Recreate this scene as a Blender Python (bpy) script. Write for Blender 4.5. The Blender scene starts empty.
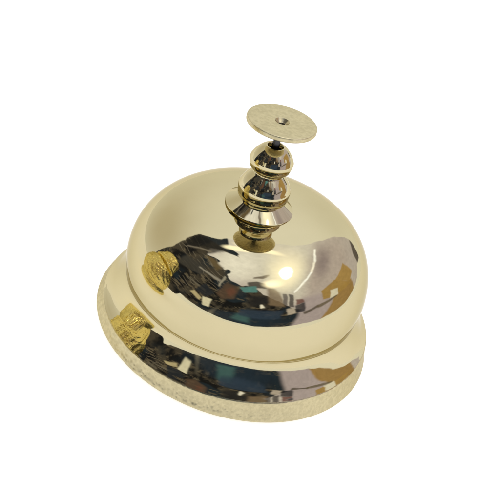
import bpy, bmesh, math, random
import numpy as np
from mathutils import Vector, Matrix
random.seed(7)
sc = bpy.context.scene
COL = sc.collection
R = math.radians
S = 0.043                                   # one bell radius in metres
G = Matrix.Rotation(-math.atan(0.0507), 4, 'Y')   # the bell leans by about three degrees on its foot

# ------------------------------------------------------------------ camera
D, PITCH, ROLL, AX, AZ = 6.0, 0.5985, 0.2659, 0.0081, 0.6205
FPX = math.exp(4.9667) * D
cam_data = bpy.data.cameras.new('camera')
cam = bpy.data.objects.new('camera', cam_data)
COL.objects.link(cam)
loc = Vector((AX, -D * math.cos(PITCH), AZ + D * math.sin(PITCH))) * S
fw = Vector((0, math.cos(PITCH), -math.sin(PITCH)))
rt = Vector((1, 0, 0))
up = rt.cross(fw)
r2 = math.cos(ROLL) * rt + math.sin(ROLL) * up
u2 = -math.sin(ROLL) * rt + math.cos(ROLL) * up
M = Matrix((r2, u2, -fw)).transposed().to_4x4()
M.translation = loc
cam.matrix_world = G @ M
cam_data.sensor_width = 36
cam_data.lens = 36 * FPX / 500
cam_data.shift_x = 1.2458 / 500
cam_data.shift_y = -0.291 / 500
cam_data.clip_start = 0.01
cam_data.clip_end = 100
sc.camera = cam
sc.render.resolution_x = 1024
sc.render.resolution_y = 1024
sc.view_settings.view_transform = 'Standard'
sc.view_settings.look = 'None'
sc.view_settings.exposure = 0
sc.view_settings.gamma = 1

# ------------------------------------------------------------------ node helpers
class NT:
    def __init__(s, nt):
        s.t = nt; s.n = nt.nodes; s.l = nt.links
    def new(s, typ, **kw):
        n = s.n.new(typ)
        for k, v in kw.items(): setattr(n, k, v)
        return n
    def put(s, sock, v):
        if isinstance(v, bpy.types.NodeSocket): s.l.new(v, sock)
        else: sock.default_value = v
    def math(s, op, a, b=0.0, clamp=False):
        n = s.new('ShaderNodeMath', operation=op); n.use_clamp = clamp
        s.put(n.inputs[0], a); s.put(n.inputs[1], b); return n.outputs[0]
    def vmath(s, op, a, b=None, scale=None):
        n = s.new('ShaderNodeVectorMath', operation=op)
        s.put(n.inputs[0], a)
        if b is not None: s.put(n.inputs[1], b)
        if scale is not None: s.put(n.inputs['Scale'], scale)
        return n.outputs['Value'] if op in ('LENGTH', 'DOT_PRODUCT') else n.outputs[0]
    def noise(s, vec, scale, detail=2, rough=.5, out=0):
        n = s.new('ShaderNodeTexNoise')
        s.put(n.inputs['Vector'], vec); n.inputs['Scale'].default_value = scale
        n.inputs['Detail'].default_value = detail; n.inputs['Roughness'].default_value = rough
        return n.outputs[out]
    def smooth(s, v, a, b, x=0.0, y=1.0):
        n = s.new('ShaderNodeMapRange', interpolation_type='SMOOTHSTEP')
        s.put(n.inputs[0], v)
        for i, q in enumerate((a, b, x, y)): n.inputs[i + 1].default_value = q
        return n.outputs[0]
    def mix(s, f, a, b, mode='MIX'):
        n = s.new('ShaderNodeMix', data_type='RGBA', blend_type=mode)
        s.put(n.inputs['Factor'], f)
        for i, v in ((6, a), (7, b)):
            if isinstance(v, bpy.types.NodeSocket): s.l.new(v, n.inputs[i])
            else: n.inputs[i].default_value = (*v, 1)
        return n.outputs[2]

# ------------------------------------------------------------------ the surrounding light: the room the bell mirrors
# A panorama of radiance computed here from formulas (noise, elliptic patches, convex outlines) and used
# as the world, at infinity: a white paper sweep behind the bell, a pale ceiling with lamps, dark
# furniture and people on the near side.
PAPER = (1.17, 1.19, 1.24)
BR = (.57, .508, .318)            # reflectance of the bell's brass
PW, PH = 2048, 1024
uu, vv = np.meshgrid((np.arange(PW) + .5) / PW, (np.arange(PH) + .5) / PH)
phi = (.5 - uu) * 2 * np.pi; tht = (vv - .5) * np.pi
WD = np.stack([np.cos(tht) * np.cos(phi), np.cos(tht) * np.sin(phi), np.sin(tht)], -1).astype(np.float32)
GM = np.array(G.to_3x3(), dtype=np.float32)
DIR0 = WD @ GM                                        # directions in the bell's own frame
del WD, uu, vv, phi, tht

rng = np.random.default_rng(5)
LAT = rng.random((64, 64, 64)).astype(np.float32)
def noise(d, scale, octaves=4, rough=.5, off=0.0):
    out = 0; amp = 1; tot = 0
    for k in range(octaves):
        p = d * scale * 2 ** k + 17.3 * (k + 1) + off
        i = np.floor(p).astype(np.int32); f = (p - i); f = f * f * (3 - 2 * f)
        a = 0
        for dx in (0, 1):
            wx = f[..., 0] if dx else 1 - f[..., 0]
            for dy in (0, 1):
                wy = f[..., 1] if dy else 1 - f[..., 1]
                for dz in (0, 1):
                    wz = f[..., 2] if dz else 1 - f[..., 2]
                    a = a + wx * wy * wz * LAT[(i[..., 0] + dx) % 64, (i[..., 1] + dy) % 64, (i[..., 2] + dz) % 64]
        out = out + amp * a; tot += amp; amp *= rough
    return out / tot
def sm(v, a, b):
    t = np.clip((v - a) / (b - a), 0, 1); return t * t * (3 - 2 * t)
def wobble(amount, scale, octaves=3):
    n = np.stack([noise(DIR0, scale, octaves, .55, o) for o in (0, 31.7, 63.1)], -1) - .5
    return DIR0 + amount * n
DIRF = wobble(.035, 9, 4)
DIRW = wobble(.12, 5)

def seen(r, g, b):
    """radiance that brass of the bell's colour mirrors as this display colour"""
    f = lambda c: (c / 255 / 12.92) if c < 10 else ((c / 255 + .055) / 1.055) ** 2.4
    return np.array([f(c) / k for c, k in zip((r, g, b), BR)], dtype=np.float32)
def mixc(m, a, b): return a + (b - a) * m[..., None]
def dvec(az, el):
    a, e = R(az), R(el)
    return np.array((math.cos(e) * math.sin(a), -math.cos(e) * math.cos(a), math.sin(e)))
def boundary(pts, soft, src):
    """1 where the direction lies above a height curve given over the azimuth"""
    az = np.degrees(np.arctan2(src[..., 0], -src[..., 1])); el = np.arcsin(np.clip(src[..., 2], -1, 1))
    e = np.radians(np.interp(az, [p[0] for p in pts], [p[1] for p in pts]))
    return sm(el - e, -soft, soft)
def blob(az, el, a, b, tilt=0, soft=.06, src=None):
    """elliptic patch of directions; a, b half-widths in degrees"""
    src = DIRF if src is None else src
    c = dvec(az, el); h = np.array((math.cos(R(az)), math.sin(R(az)), 0)); v = np.cross(h, c)
    if v[2] < 0: v = -v
    ct, st = math.cos(R(tilt)), math.sin(R(tilt))
    U = ct * h + st * v; V = -st * h + ct * v
    L = np.hypot(src @ U / math.sin(R(a)), src @ V / math.sin(R(b)))
    return sm(-L, -1 - soft, -1 + soft) * (src @ c > 0)
def outline(V, soft):
    m = sum(np.array(v) for v in V); mask = (DIRF @ (m / np.linalg.norm(m)) > .2).astype(np.float32)
    for p, q in zip(V, V[1:] + V[:1]):
        n = np.cross(p, q); l = np.linalg.norm(n)
        if l < 1e-6: continue
        n = n / l
        if n @ m < 0: n = -n
        mask = mask * sm(DIRF @ n, -soft, soft)
    return mask
# directions of things in the room, each a small convex outline, with the colour the brass shows for it
ROOM_LOW = (
    (((0.880, 0.159, 0.448), (0.680, -0.279, 0.678), (0.714, -0.698, -0.053), (0.980, -0.192, -0.059)), (162, 147, 136), 0.03),
    (((0.845, 0.477, 0.241), (0.886, 0.170, 0.431), (0.953, -0.302, -0.032), (0.946, -0.295, -0.131), (0.890, 0.403, -0.215)), (146, 114, 60), 0.015),
    (((-0.324, -0.918, 0.228), (-0.468, -0.823, -0.322), (-0.376, -0.791, -0.483)), (150, 140, 112), 0.03),
    (((0.217, -0.971, 0.104), (0.170, -0.905, 0.390), (0.011, -0.928, 0.373), (-0.059, -0.987, 0.152)), (64, 92, 84), 0.03),
)
ROOM = (
    (((-0.601, 0.092, 0.794), (-0.374, 0.235, 0.897), (-0.312, 0.348, 0.884), (-0.407, 0.385, 0.828), (-0.594, 0.232, 0.771)), (34, 32, 27), 0.01),
    (((-0.396, 0.089, 0.914), (-0.203, 0.238, 0.950), (-0.312, 0.348, 0.884), (-0.460, 0.180, 0.869)), (46, 42, 33), 0.01),
    (((-0.610, 0.153, 0.777), (-0.361, 0.133, 0.923), (-0.347, 0.166, 0.923), (-0.596, 0.171, 0.784)), (118, 108, 88), 0.006),
    (((-0.524, -0.360, 0.772), (-0.453, -0.183, 0.873), (-0.643, -0.015, 0.766), (-0.783, -0.130, 0.608)), (62, 58, 48), 0.01),
    (((-0.334, -0.219, 0.917), (-0.270, -0.114, 0.956), (-0.343, 0.042, 0.938), (-0.412, 0.048, 0.910)), (98, 82, 52), 0.01),
    (((-0.297, -0.447, 0.844), (-0.287, -0.410, 0.866), (-0.522, -0.204, 0.828), (-0.536, -0.226, 0.813)), (140, 132, 112), 0.006),
    (((-0.294, -0.522, 0.800), (-0.227, -0.322, 0.919), (-0.245, -0.297, 0.923), (-0.320, -0.509, 0.799)), (150, 142, 118), 0.006),
    (((-0.469, -0.660, 0.587), (-0.457, -0.628, 0.630), (-0.698, -0.367, 0.615), (-0.711, -0.360, 0.604)), (104, 96, 76), 0.006),
    (((-0.351, -0.667, 0.657), (-0.457, -0.506, 0.731), (-0.600, -0.605, 0.524), (-0.452, -0.741, 0.497)), (40, 42, 42), 0.01),
    (((-0.503, -0.758, 0.415), (-0.613, -0.623, 0.487), (-0.663, -0.634, 0.397), (-0.539, -0.782, 0.313)), (172, 156, 110), 0.01),
    (((-0.391, -0.884, 0.257), (-0.374, -0.777, 0.506), (-0.492, -0.734, 0.468), (-0.489, -0.842, 0.228)), (208, 198, 158), 0.008),
    (((-0.088, -0.722, 0.686), (-0.068, -0.477, 0.876), (-0.215, -0.426, 0.879), (-0.333, -0.671, 0.663), (-0.237, -0.760, 0.606)), (84, 66, 48), 0.015),
    (((-0.087, -0.601, 0.795), (-0.138, -0.496, 0.858), (-0.217, -0.561, 0.799), (-0.170, -0.705, 0.688)), (98, 64, 46), 0.02),
    (((0.248, -0.344, 0.906), (0.208, -0.247, 0.946), (0.114, -0.227, 0.967), (0.011, -0.313, 0.950), (0.043, -0.425, 0.904)), (44, 37, 27), 0.008),
    (((0.168, -0.471, 0.866), (0.117, -0.356, 0.927), (-0.069, -0.466, 0.882), (0.005, -0.549, 0.836)), (80, 122, 110), 0.008),
    (((0.571, -0.554, 0.606), (0.375, -0.323, 0.869), (0.219, -0.288, 0.932), (0.359, -0.649, 0.671)), (116, 97, 70), 0.015),
    (((0.377, -0.600, 0.706), (0.282, -0.495, 0.822), (0.050, -0.587, 0.808), (0.148, -0.768, 0.622)), (40, 38, 34), 0.02),
    (((0.576, -0.624, 0.529), (0.032, -0.862, 0.506), (0.030, -0.946, 0.324), (0.292, -0.914, 0.281), (0.594, -0.744, 0.306)), (46, 57, 66), 0.02),
    (((0.339, -0.718, 0.608), (0.285, -0.679, 0.677), (0.253, -0.697, 0.671), (0.287, -0.755, 0.589)), (222, 212, 180), 0.006),
    (((0.487, -0.329, 0.809), (0.440, -0.357, 0.824), (0.527, -0.518, 0.674), (0.590, -0.530, 0.610)), (84, 76, 68), 0.006),
    (((0.563, -0.304, 0.769), (0.502, -0.319, 0.804), (0.610, -0.526, 0.593), (0.664, -0.495, 0.560)), (58, 52, 46), 0.006),
    (((0.739, -0.538, 0.405), (0.668, -0.503, 0.549), (0.599, -0.577, 0.556), (0.654, -0.647, 0.393)), (170, 156, 132), 0.01),
    (((0.699, -0.289, 0.654), (0.630, -0.352, 0.692), (0.678, -0.439, 0.590), (0.741, -0.318, 0.591)), (100, 58, 46), 0.008),
    (((0.746, -0.313, 0.588), (0.661, -0.467, 0.587), (0.725, -0.543, 0.425), (0.816, -0.422, 0.394)), (30, 30, 32), 0.01),
    (((0.908, -0.214, 0.359), (0.885, -0.206, 0.417), (0.804, -0.454, 0.384), (0.827, -0.462, 0.321)), (72, 62, 44), 0.008),
    (((0.944, 0.125, 0.306), (0.928, 0.124, 0.351), (0.880, -0.245, 0.407), (0.911, -0.240, 0.336)), (92, 80, 54), 0.008),
    (((0.182, -0.022, 0.983), (0.049, -0.170, 0.984), (0.053, -0.190, 0.980), (0.156, -0.136, 0.978), (0.192, -0.041, 0.980)), (96, 82, 62), 0.004),
    (((0.683, 0.530, 0.502), (0.802, 0.261, 0.538), (0.876, 0.418, 0.239), (0.790, 0.558, 0.255)), (158, 126, 66), 0.006),
    (((0.882, 0.430, 0.195), (0.799, 0.283, 0.530), (0.789, 0.258, 0.557), (0.794, -0.013, 0.607), (0.890, -0.099, 0.446), (0.918, -0.006, 0.398)), (154, 122, 62), 0.006),
    (((0.891, 0.201, 0.408), (0.863, 0.094, 0.496), (0.924, 0.007, 0.382), (0.937, 0.152, 0.313)), (206, 197, 164), 0.006),
    (((0.532, 0.841, 0.101), (0.529, 0.810, 0.252), (0.647, 0.724, 0.238), (0.708, 0.699, 0.101), (0.638, 0.769, 0.029), (0.563, 0.826, -0.023)), (62, 54, 40), 0.01),
    (((0.345, 0.552, 0.759), (0.440, 0.385, 0.811), (0.458, 0.394, 0.797), (0.360, 0.558, 0.748)), (255, 250, 225), 0.004),
    (((0.439, 0.384, 0.812), (0.506, 0.219, 0.835), (0.529, 0.210, 0.822), (0.457, 0.393, 0.798)), (250, 240, 210), 0.004),
    (((0.520, 0.227, 0.824), (0.504, 0.218, 0.836), (0.540, 0.011, 0.842), (0.562, 0.003, 0.827)), (255, 252, 230), 0.004),
    (((0.540, 0.011, 0.842), (0.541, -0.246, 0.804), (0.560, -0.257, 0.787), (0.562, 0.003, 0.827)), (255, 250, 225), 0.004),
)

n0 = noise(DIR0, 2.6, 3)
col = mixc(sm(n0, .35, .65), seen(176, 164, 146), seen(198, 187, 164))
def lay(mask, color):
    global col
    col = mixc(mask, col, np.asarray(color, dtype=np.float32))
lay(blob(112, 70, 34, 22, 0, soft=.6), seen(206, 198, 170))      # ceiling round the lamp
lay(blob(-100, 82, 20, 10, 0, soft=.7), seen(224, 216, 188))
lay(blob(165, 64, 26, 5, 0, soft=.6), seen(206, 196, 168))
lay(blob(112, 40, 34, 18, 0, soft=.35), seen(172, 157, 138))     # greyer wall right of the bright seam
lay(blob(127, 48, 12, 5, -8, soft=.8), seen(142, 127, 115))
lay(blob(70, 28, 22, 12, 10, soft=.6), seen(174, 160, 144))
low = 1 - boundary([(-180, -60), (-172, 20), (-160, 62), (-150, 70), (-140, 72), (-125, 67), (-102, 65), (-90, 74), (-60, 75), (-45, 72), (-26, 66), (-4, 62),
                (8, 63), (20, 62), (33, 53), (45, 42), (55, 33), (63, 26), (72, 18), (80, 12), (87, -10), (95, -60), (180, -70)], .015, DIRW)
nd = noise(DIRW, 5.5, 5, .6)
dark = mixc(sm(nd, .42, .60), seen(25, 24, 21), seen(66, 59, 45))
dark = mixc(sm(noise(DIR0, 2.4, 3, .5, 9), .46, .58) * .8, dark, seen(34, 42, 44))
dark = mixc(sm(noise(DIR0 * np.array((1, 1, 2.6)), 9, 3, .6, 3), .60, .68) * .6, dark, seen(104, 92, 68))
# slatted clutter: thin curved bars
bars = DIRW @ np.array((.6, .3, .74)); bars = bars * 15 + 1.2 * nd
bar = sm(np.abs(bars - np.round(bars)) * -1, -.075, -.035) * blob(-72, 48, 34, 30, 0, .3) * sm(noise(DIR0, 7, 2, .5, 5), .45, .55)
dark = mixc(bar * .8, dark, seen(120, 110, 88))
col = mixc(low, col, dark)
lay(blob(12, 12, 34, 11, 2, .25) * .8, seen(34, 44, 50))
for V, c, s in ROOM_LOW + ROOM: lay(outline(list(V), s * 1.6 + .004) * (.97 if sum(c) > 300 else .85), seen(*c))
col = col * (.86 + .28 * noise(DIR0, 26, 3, .6, 2))[..., None]
for _ in range(2):                                       # slightly out of focus, as a curved mirror shows it
    col = (col + np.roll(col, 1, 0) + np.roll(col, -1, 0) + np.roll(col, 1, 1) + np.roll(col, -1, 1)) / 5
# lamps
lay(blob(-158, 69, 6, 2.2, -8, soft=.4), (2.0, 1.95, 1.85))
lay(blob(178, 66.5, 9, 2.0, 0, soft=.4), (2.0, 1.95, 1.85))
lay(blob(53, 70, 5.5, 4.0, 0, soft=.8), (2.7, 2.6, 2.5))
lay(blob(105, 71, 17, 7.5, 0, soft=.97) * .85, (2.1, 2.05, 1.95))
lay(blob(105, 71, 6.0, 2.8, 0, soft=.4), (16, 15.8, 15.2))
edge = boundary([(-180, 60), (-167, 61), (-150, 62), (-141, 61), (-133, 55), (-112, 50), (-98, 38), (-96, 20), (-93, -3), (-57, -2), (-51, 9), (-33, 6), (-13, 3), (5, 2), (22, 2),
                 (39, 3), (57, 3), (78, 1), (106, 0), (126, 3), (133, 7), (140, 2), (145, 9), (148, 17), (150, 30), (152, 42), (155, 49), (161, 56), (171, 58), (180, 60)], .006, DIRF)
sweep = np.ones_like(col) * np.array(PAPER, dtype=np.float32)      # the paper sweep falls off a little to the back left
sweep *= (.97 + .08 * noise(DIR0, 3, 3, .5, 11))[..., None]
sweep = mixc(blob(-118, 28, 34, 24, 0, soft=.8) * .9, sweep, seen(172, 158, 116))
sweep = mixc(blob(160, 25, 14, 14, 0, soft=.8) * .5, sweep, seen(196, 185, 146))
col = mixc(edge, sweep, col)
pano = bpy.data.images.new('room_panorama', PW, PH, float_buffer=True)
pano.colorspace_settings.name = 'Non-Color'
buf = np.ones((PH, PW, 4), dtype=np.float32); buf[..., :3] = col
pano.pixels.foreach_set(buf.ravel()); pano.update()
del DIR0, DIRF, DIRW, LAT, buf
world = bpy.data.worlds.new('World')
sc.world = world
world.use_nodes = True
w = NT(world.node_tree)
w.n.clear()
env = w.new('ShaderNodeTexEnvironment'); env.image = pano
bg = w.new('ShaderNodeBackground')
w.l.new(env.outputs[0], bg.inputs['Color'])
bg.inputs['Strength'].default_value = 1.0
wo = w.new('ShaderNodeOutputWorld')
w.l.new(bg.outputs[0], wo.inputs['Surface'])

# ------------------------------------------------------------------ materials
def principled(name, color, metallic=1.0, rough=.05):
    m = bpy.data.materials.new(name); m.use_nodes = True
    t = NT(m.node_tree); b = t.n['Principled BSDF']
    b.inputs['Base Color'].default_value = (*color, 1)
    b.inputs['Metallic'].default_value = metallic
    b.inputs['Roughness'].default_value = rough
    if metallic: b.inputs['Specular Tint'].default_value = tuple(.35 + .62 * c for c in color) + (1,)
    o = t.new('ShaderNodeTexCoord').outputs['Object']
    return m, t, b, o

def brass(name, color=BR, rough=.035, wave=.0006, grain=0.0, haze=.05):
    m, t, b, o = principled(name, color, 1, rough)
    n = t.noise(o, 40, 4, .6)
    c2 = tuple(x * y for x, y in zip(color, (1.07, 1.06, 1.04)))
    c1 = tuple(x * y for x, y in zip(color, (.94, .93, .90)))
    if grain: n = t.math('ADD', t.math('MULTIPLY', n, .4), t.math('MULTIPLY', t.smooth(t.noise(o, 900, 3, .6), .35, .65), .6)); c1 = tuple(x * .90 for x in c1); c2 = tuple(x * 1.03 for x in c2)
    t.l.new(t.mix(n, c1, c2), b.inputs['Base Color'])
    # fine wiping marks and handling dullness
    r = t.noise(o, 70, 6, .7)
    t.l.new(t.smooth(r, .45, .8, rough, rough + haze), b.inputs['Roughness'])
    bp = t.new('ShaderNodeBump'); bp.inputs['Strength'].default_value = 1
    bp.inputs['Distance'].default_value = wave * S
    t.l.new(t.noise(o, 90, 3, .5), bp.inputs['Height'])
    last = bp
    if grain:
        v = t.new('ShaderNodeTexVoronoi', feature='SMOOTH_F1'); v.inputs['Scale'].default_value = 1000
        t.l.new(o, v.inputs['Vector'])
        g = t.new('ShaderNodeBump'); g.inputs['Strength'].default_value = 1
        g.inputs['Distance'].default_value = grain * S
        t.l.new(v.outputs['Distance'], g.inputs['Height']); t.l.new(bp.outputs[0], g.inputs['Normal'])
        last = g
    t.l.new(last.outputs[0], b.inputs['Normal'])
    return m
M_dome = brass('polished_brass')
M_turn = brass('turned_brass', rough=.05, wave=.0012)
M_rim = brass('cast_brass_edge', rough=.30, wave=.0015, grain=.0024, haze=.15)
M_disc = brass('brushed_brass', rough=.30, wave=.002, grain=.002, haze=.15)
M_gold = brass('old_engraved_brass', color=(.84, .72, .30), rough=.16, wave=.03, grain=.012)
M_steel, t, b, o = principled('dark_steel', (.07, .07, .075), 1, .35)
M_dark, t, b, o = principled('blackened_hole', (.05, .045, .035), 1, .5)

# white sheet with an added even glow that washes out the contact shadow
m, t, b, o = principled('glowing_white_sheet', (.62, .62, .62), 0, .9)
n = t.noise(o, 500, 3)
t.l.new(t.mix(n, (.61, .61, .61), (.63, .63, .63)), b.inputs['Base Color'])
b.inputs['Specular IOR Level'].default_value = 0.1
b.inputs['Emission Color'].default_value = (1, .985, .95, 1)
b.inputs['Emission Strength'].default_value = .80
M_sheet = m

# ------------------------------------------------------------------ geometry helpers
def link(name, me, mat, parent=None):
    me.materials.append(mat)
    o = bpy.data.objects.new(name, me)
    COL.objects.link(o)
    if parent: o.parent = parent
    return o

def lathe(name, prof, mat, parent=None, seg=256, ox=0.0, fn=None, smooth=True, sharp=32):
    """turn a profile of (radius, height) about the upright axis"""
    bm = bmesh.new(); rings = []
    for r, z in prof:
        if r < 1e-6:
            rings.append([bm.verts.new(Vector((ox, 0, z)) * S)])
        else:
            ring = []
            for k in range(seg):
                a = 2 * math.pi * k / seg
                P = Vector((ox + r * math.cos(a), r * math.sin(a), z))
                if fn: P = fn(P, a)
                ring.append(bm.verts.new(P * S))
            rings.append(ring)
    for A, B in zip(rings, rings[1:]):
        if len(A) == 1 and len(B) == 1: continue
        for k in range(seg):
            j = (k + 1) % seg
            if len(A) == 1: bm.faces.new((A[0], B[j], B[k]))
            elif len(B) == 1: bm.faces.new((A[k], A[j], B[0]))
            else: bm.faces.new((A[k], A[j], B[j], B[k]))
    bmesh.ops.recalc_face_normals(bm, faces=bm.faces)
    for f in bm.faces: f.smooth = smooth
    for e in bm.edges:
        if len(e.link_faces) == 2 and e.calc_face_angle(0) > R(sharp): e.smooth = False
    me = bpy.data.meshes.new(name); bm.to_mesh(me); bm.free()
    return link(name, me, mat, parent)

def catmull(P, n=8):
    """smooth curve through profile points"""
    out = []
    Q = [P[0]] + list(P) + [P[-1]]
    for i in range(1, len(Q) - 2):
        p0, p1, p2, p3 = Q[i - 1], Q[i], Q[i + 1], Q[i + 2]
        for k in range(n):
            t = k / n
            out.append(tuple(.5 * ((2 * b) + (-a + c) * t + (2 * a - 5 * b + 4 * c - d) * t * t + (-a + 3 * b - 3 * c + d) * t ** 3)
                             for a, b, c, d in zip(p0, p1, p2, p3)))
    out.append(tuple(P[-1]))
    return out

def thing(name, label, cat, rotate=True):
    o = bpy.data.objects.new(name, None)
    COL.objects.link(o)
    o['label'] = label; o['category'] = cat
    if rotate: o.matrix_world = G
    return o

# ------------------------------------------------------------------ the white sheet the bell stands on
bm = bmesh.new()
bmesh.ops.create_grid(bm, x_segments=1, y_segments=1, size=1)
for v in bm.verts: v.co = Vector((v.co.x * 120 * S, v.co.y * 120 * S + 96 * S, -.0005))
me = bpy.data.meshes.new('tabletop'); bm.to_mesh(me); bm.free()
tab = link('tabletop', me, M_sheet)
tab['kind'] = 'structure'

# ------------------------------------------------------------------ the bell
OX = .034
bell = thing('desk_bell', 'shiny brass counter bell with stepped finial and flat round push button, on white', 'bell')

ZT, Z0, RD, EN, EM = 1.0, .41, .857, 2.65, 2.75
def bent(P, a=0):
    """the bell cup leans a little forward and to one side"""
    w = max(0, min(1, (P.z - .45) / .42)); w = w * w * (3 - 2 * w)
    x, y, z = P.x, P.y, P.z - .5
    ty, th = -.07 * w, -.028 * w
    y, z = math.cos(ty) * y + math.sin(ty) * z, -math.sin(ty) * y + math.cos(ty) * z
    x, z = math.cos(th) * x + math.sin(th) * z, -math.sin(th) * x + math.cos(th) * z
    return Vector((x + OX, y, z + .5))
def cup(z):
    t = max(0, min(1, (z - Z0) / (ZT - Z0)))
    return RD * (1 - t ** EN) ** (1 / EM)
# dome: crown, wall, drawn-in waist and a thin inner return
prof = []
for k in range(100):                                    # crown by radius, so that the top is evenly divided
    r = .76 * k / 100
    t = (1 - (r / RD) ** EM) ** (1 / EN)
    prof.append((r, Z0 + t * (ZT - Z0)))
z1 = prof[-1][1]
for k in range(1, 50):
    z = z1 - (z1 - .50) * k / 50
    prof.append((cup(z), z))
prof += catmull([(cup(.50), .50), (.8545, .465), (.8510, .43), (.8475, .40), (.8435, .375), (.8408, .360)], 6) + [(.836, .359), (.81, .37)]
dome = lathe('dome', prof, M_dome, bell, 360, 0, fn=bent, sharp=50)
for v in dome.data.vertices:                            # the pole vertex is not moved by fn
    if abs(v.co.x) < 1e-9 and abs(v.co.y) < 1e-9: v.co = bent(v.co / S) * S

# base: concave neck flaring out to a sharp edge
flare = [(.79, .375), (.829, .3605), (.8385, .3598), (.8400, .358), (.8385, .349), (.8378, .338), (.8405, .325), (.8500, .300), (.8620, .275), (.8755, .250), (.8900, .225), (.9055, .200), (.9195, .180), (.9320, .165), (.9460, .150), (.9563, .140), (.9672, .1292), (.9690, .1280)]

base = lathe('base', catmull(flare, 6), M_dome, bell, 360, OX, sharp=50)

# outer edge: upright cast band, matt, running down to the foot
def lean(P, a):
    f = max(0, min(1, (.12 - P.z) / .12))
    P.z += f * -.0507 * P.x
    return P
rim = [(.960, .124), (.9685, .1282), (.972, .1245), (.9745, .119), (.976, .110), (.981, .085), (.991, .055), (1.001, .025), (1.007, .010), (1.008, .004), (1.002, .0005), (.93, .0005), (.92, .02), (.90, .09)]
base_rim = lathe('base_rim', rim, M_rim, bell, 360, OX, fn=lean, sharp=40)

# finial
neck = lathe('neck', [(.118, .88), (.118, .93), (.113, .935), (.113, .958)], M_turn, bell, 96)
collar = lathe('collar', [(.10, .955), (.125, .955), (.18, .968), (.225, .984), (.2345, .990), (.2362, .9945), (.2350, .998)] +
               catmull([(.231, 1.0005), (.205, 1.017), (.175, 1.037), (.152, 1.053), (.146, 1.060)], 5), M_turn, bell, 160, sharp=35)
k2 = [(.146, 1.058), (.154, 1.063), (.164, 1.069), (.1705, 1.079)] + [(.1748, 1.110), (.1765, 1.138), (.1760, 1.153), (.1738, 1.158)] + catmull([(.1715, 1.162), (.160, 1.186), (.142, 1.212), (.122, 1.234), (.104, 1.252)], 6) + [(.101, 1.258)]
lower_knob = lathe('lower_knob', k2, M_turn, bell, 160, sharp=30)
k1 = [(.100, 1.256), (.1005, 1.264), (.108, 1.273), (.124, 1.284), (.1345, 1.296)] + [(.1415, 1.324), (.1450, 1.346), (.1452, 1.356), (.1435, 1.361)] + catmull([(.1415, 1.365), (.130, 1.387), (.112, 1.413), (.090, 1.437), (.070, 1.452)], 6) + [(.062, 1.456), (.055, 1.455), (.050, 1.447), (.048, 1.40)]
upper_knob = lathe('upper_knob', k1, M_turn, bell, 160, sharp=30)
pin = lathe('pin', [(.0, 1.38), (.023, 1.38), (.023, 1.604), (0, 1.604)], M_steel, bell, 48)
hole = lathe('pin_socket', [(0, 1.402), (.0475, 1.402), (.0475, 1.415)], M_dark, bell, 48)

btn = [(0, 1.603), (.06, 1.603), (.10, 1.604), (.19, 1.603), (.218, 1.6035), (.2265, 1.607), (.2290, 1.612), (.2285, 1.630), (.2265, 1.6345), (.223, 1.6365), (.218, 1.637)]
btn += [(.16, 1.6365), (.10, 1.636), (.055, 1.6355), (.048, 1.6345), (.043, 1.630), (.030, 1.616), (.024, 1.612)]
button = lathe('push_button', btn, M_disc, bell, 192, sharp=30)
rivet = lathe('rivet', [(.0245, 1.606), (.0245, 1.6125), (.019, 1.6145), (.010, 1.614), (.006, 1.611), (0, 1.610)], M_dark, button, 48)
rivet.matrix_parent_inverse = Matrix.Identity(4)

# ------------------------------------------------------------------ the engraved brass neighbour that the bell mirrors on its left
def carve(P, a):
    z = P.z
    if .30 < z < 1.28 or z > 1.42:
        e = math.sin(9 * a + 4 * math.sin(7 * z)) * math.sin(23 * z + 2 * math.sin(5 * a)) + .6 * math.sin(17 * a - 21 * z)
        P.x *= 1 + .022 * e; P.y *= 1 + .022 * e
    return P
nb = thing('engraved_bell', 'old engraved brass bell close to the left of the shiny one, mirrored in its dome', 'bell')
nb.matrix_world = G @ Matrix.Translation(Vector((-2.2, -.84, .111)) * S)
lathe('body', catmull([(.40, 0), (.56, .0), (.60, .03), (.60, .12), (.56, .20), (.54, .25), (.58, .33), (.635, .52), (.64, .72), (.60, .92), (.52, 1.10), (.45, 1.18), (.42, 1.22)], 8), M_gold, nb, 256, fn=carve)
lathe('collar', catmull([(.38, 1.20), (.50, 1.23), (.49, 1.29), (.47, 1.36), (.30, 1.39)], 5), M_gold, nb, 128)
lathe('handle', catmull([(.38, 1.36), (.44, 1.42), (.44, 1.56), (.41, 1.74), (.28, 1.90), (.10, 1.98), (0, 1.99)], 8), M_gold, nb, 192, fn=carve)
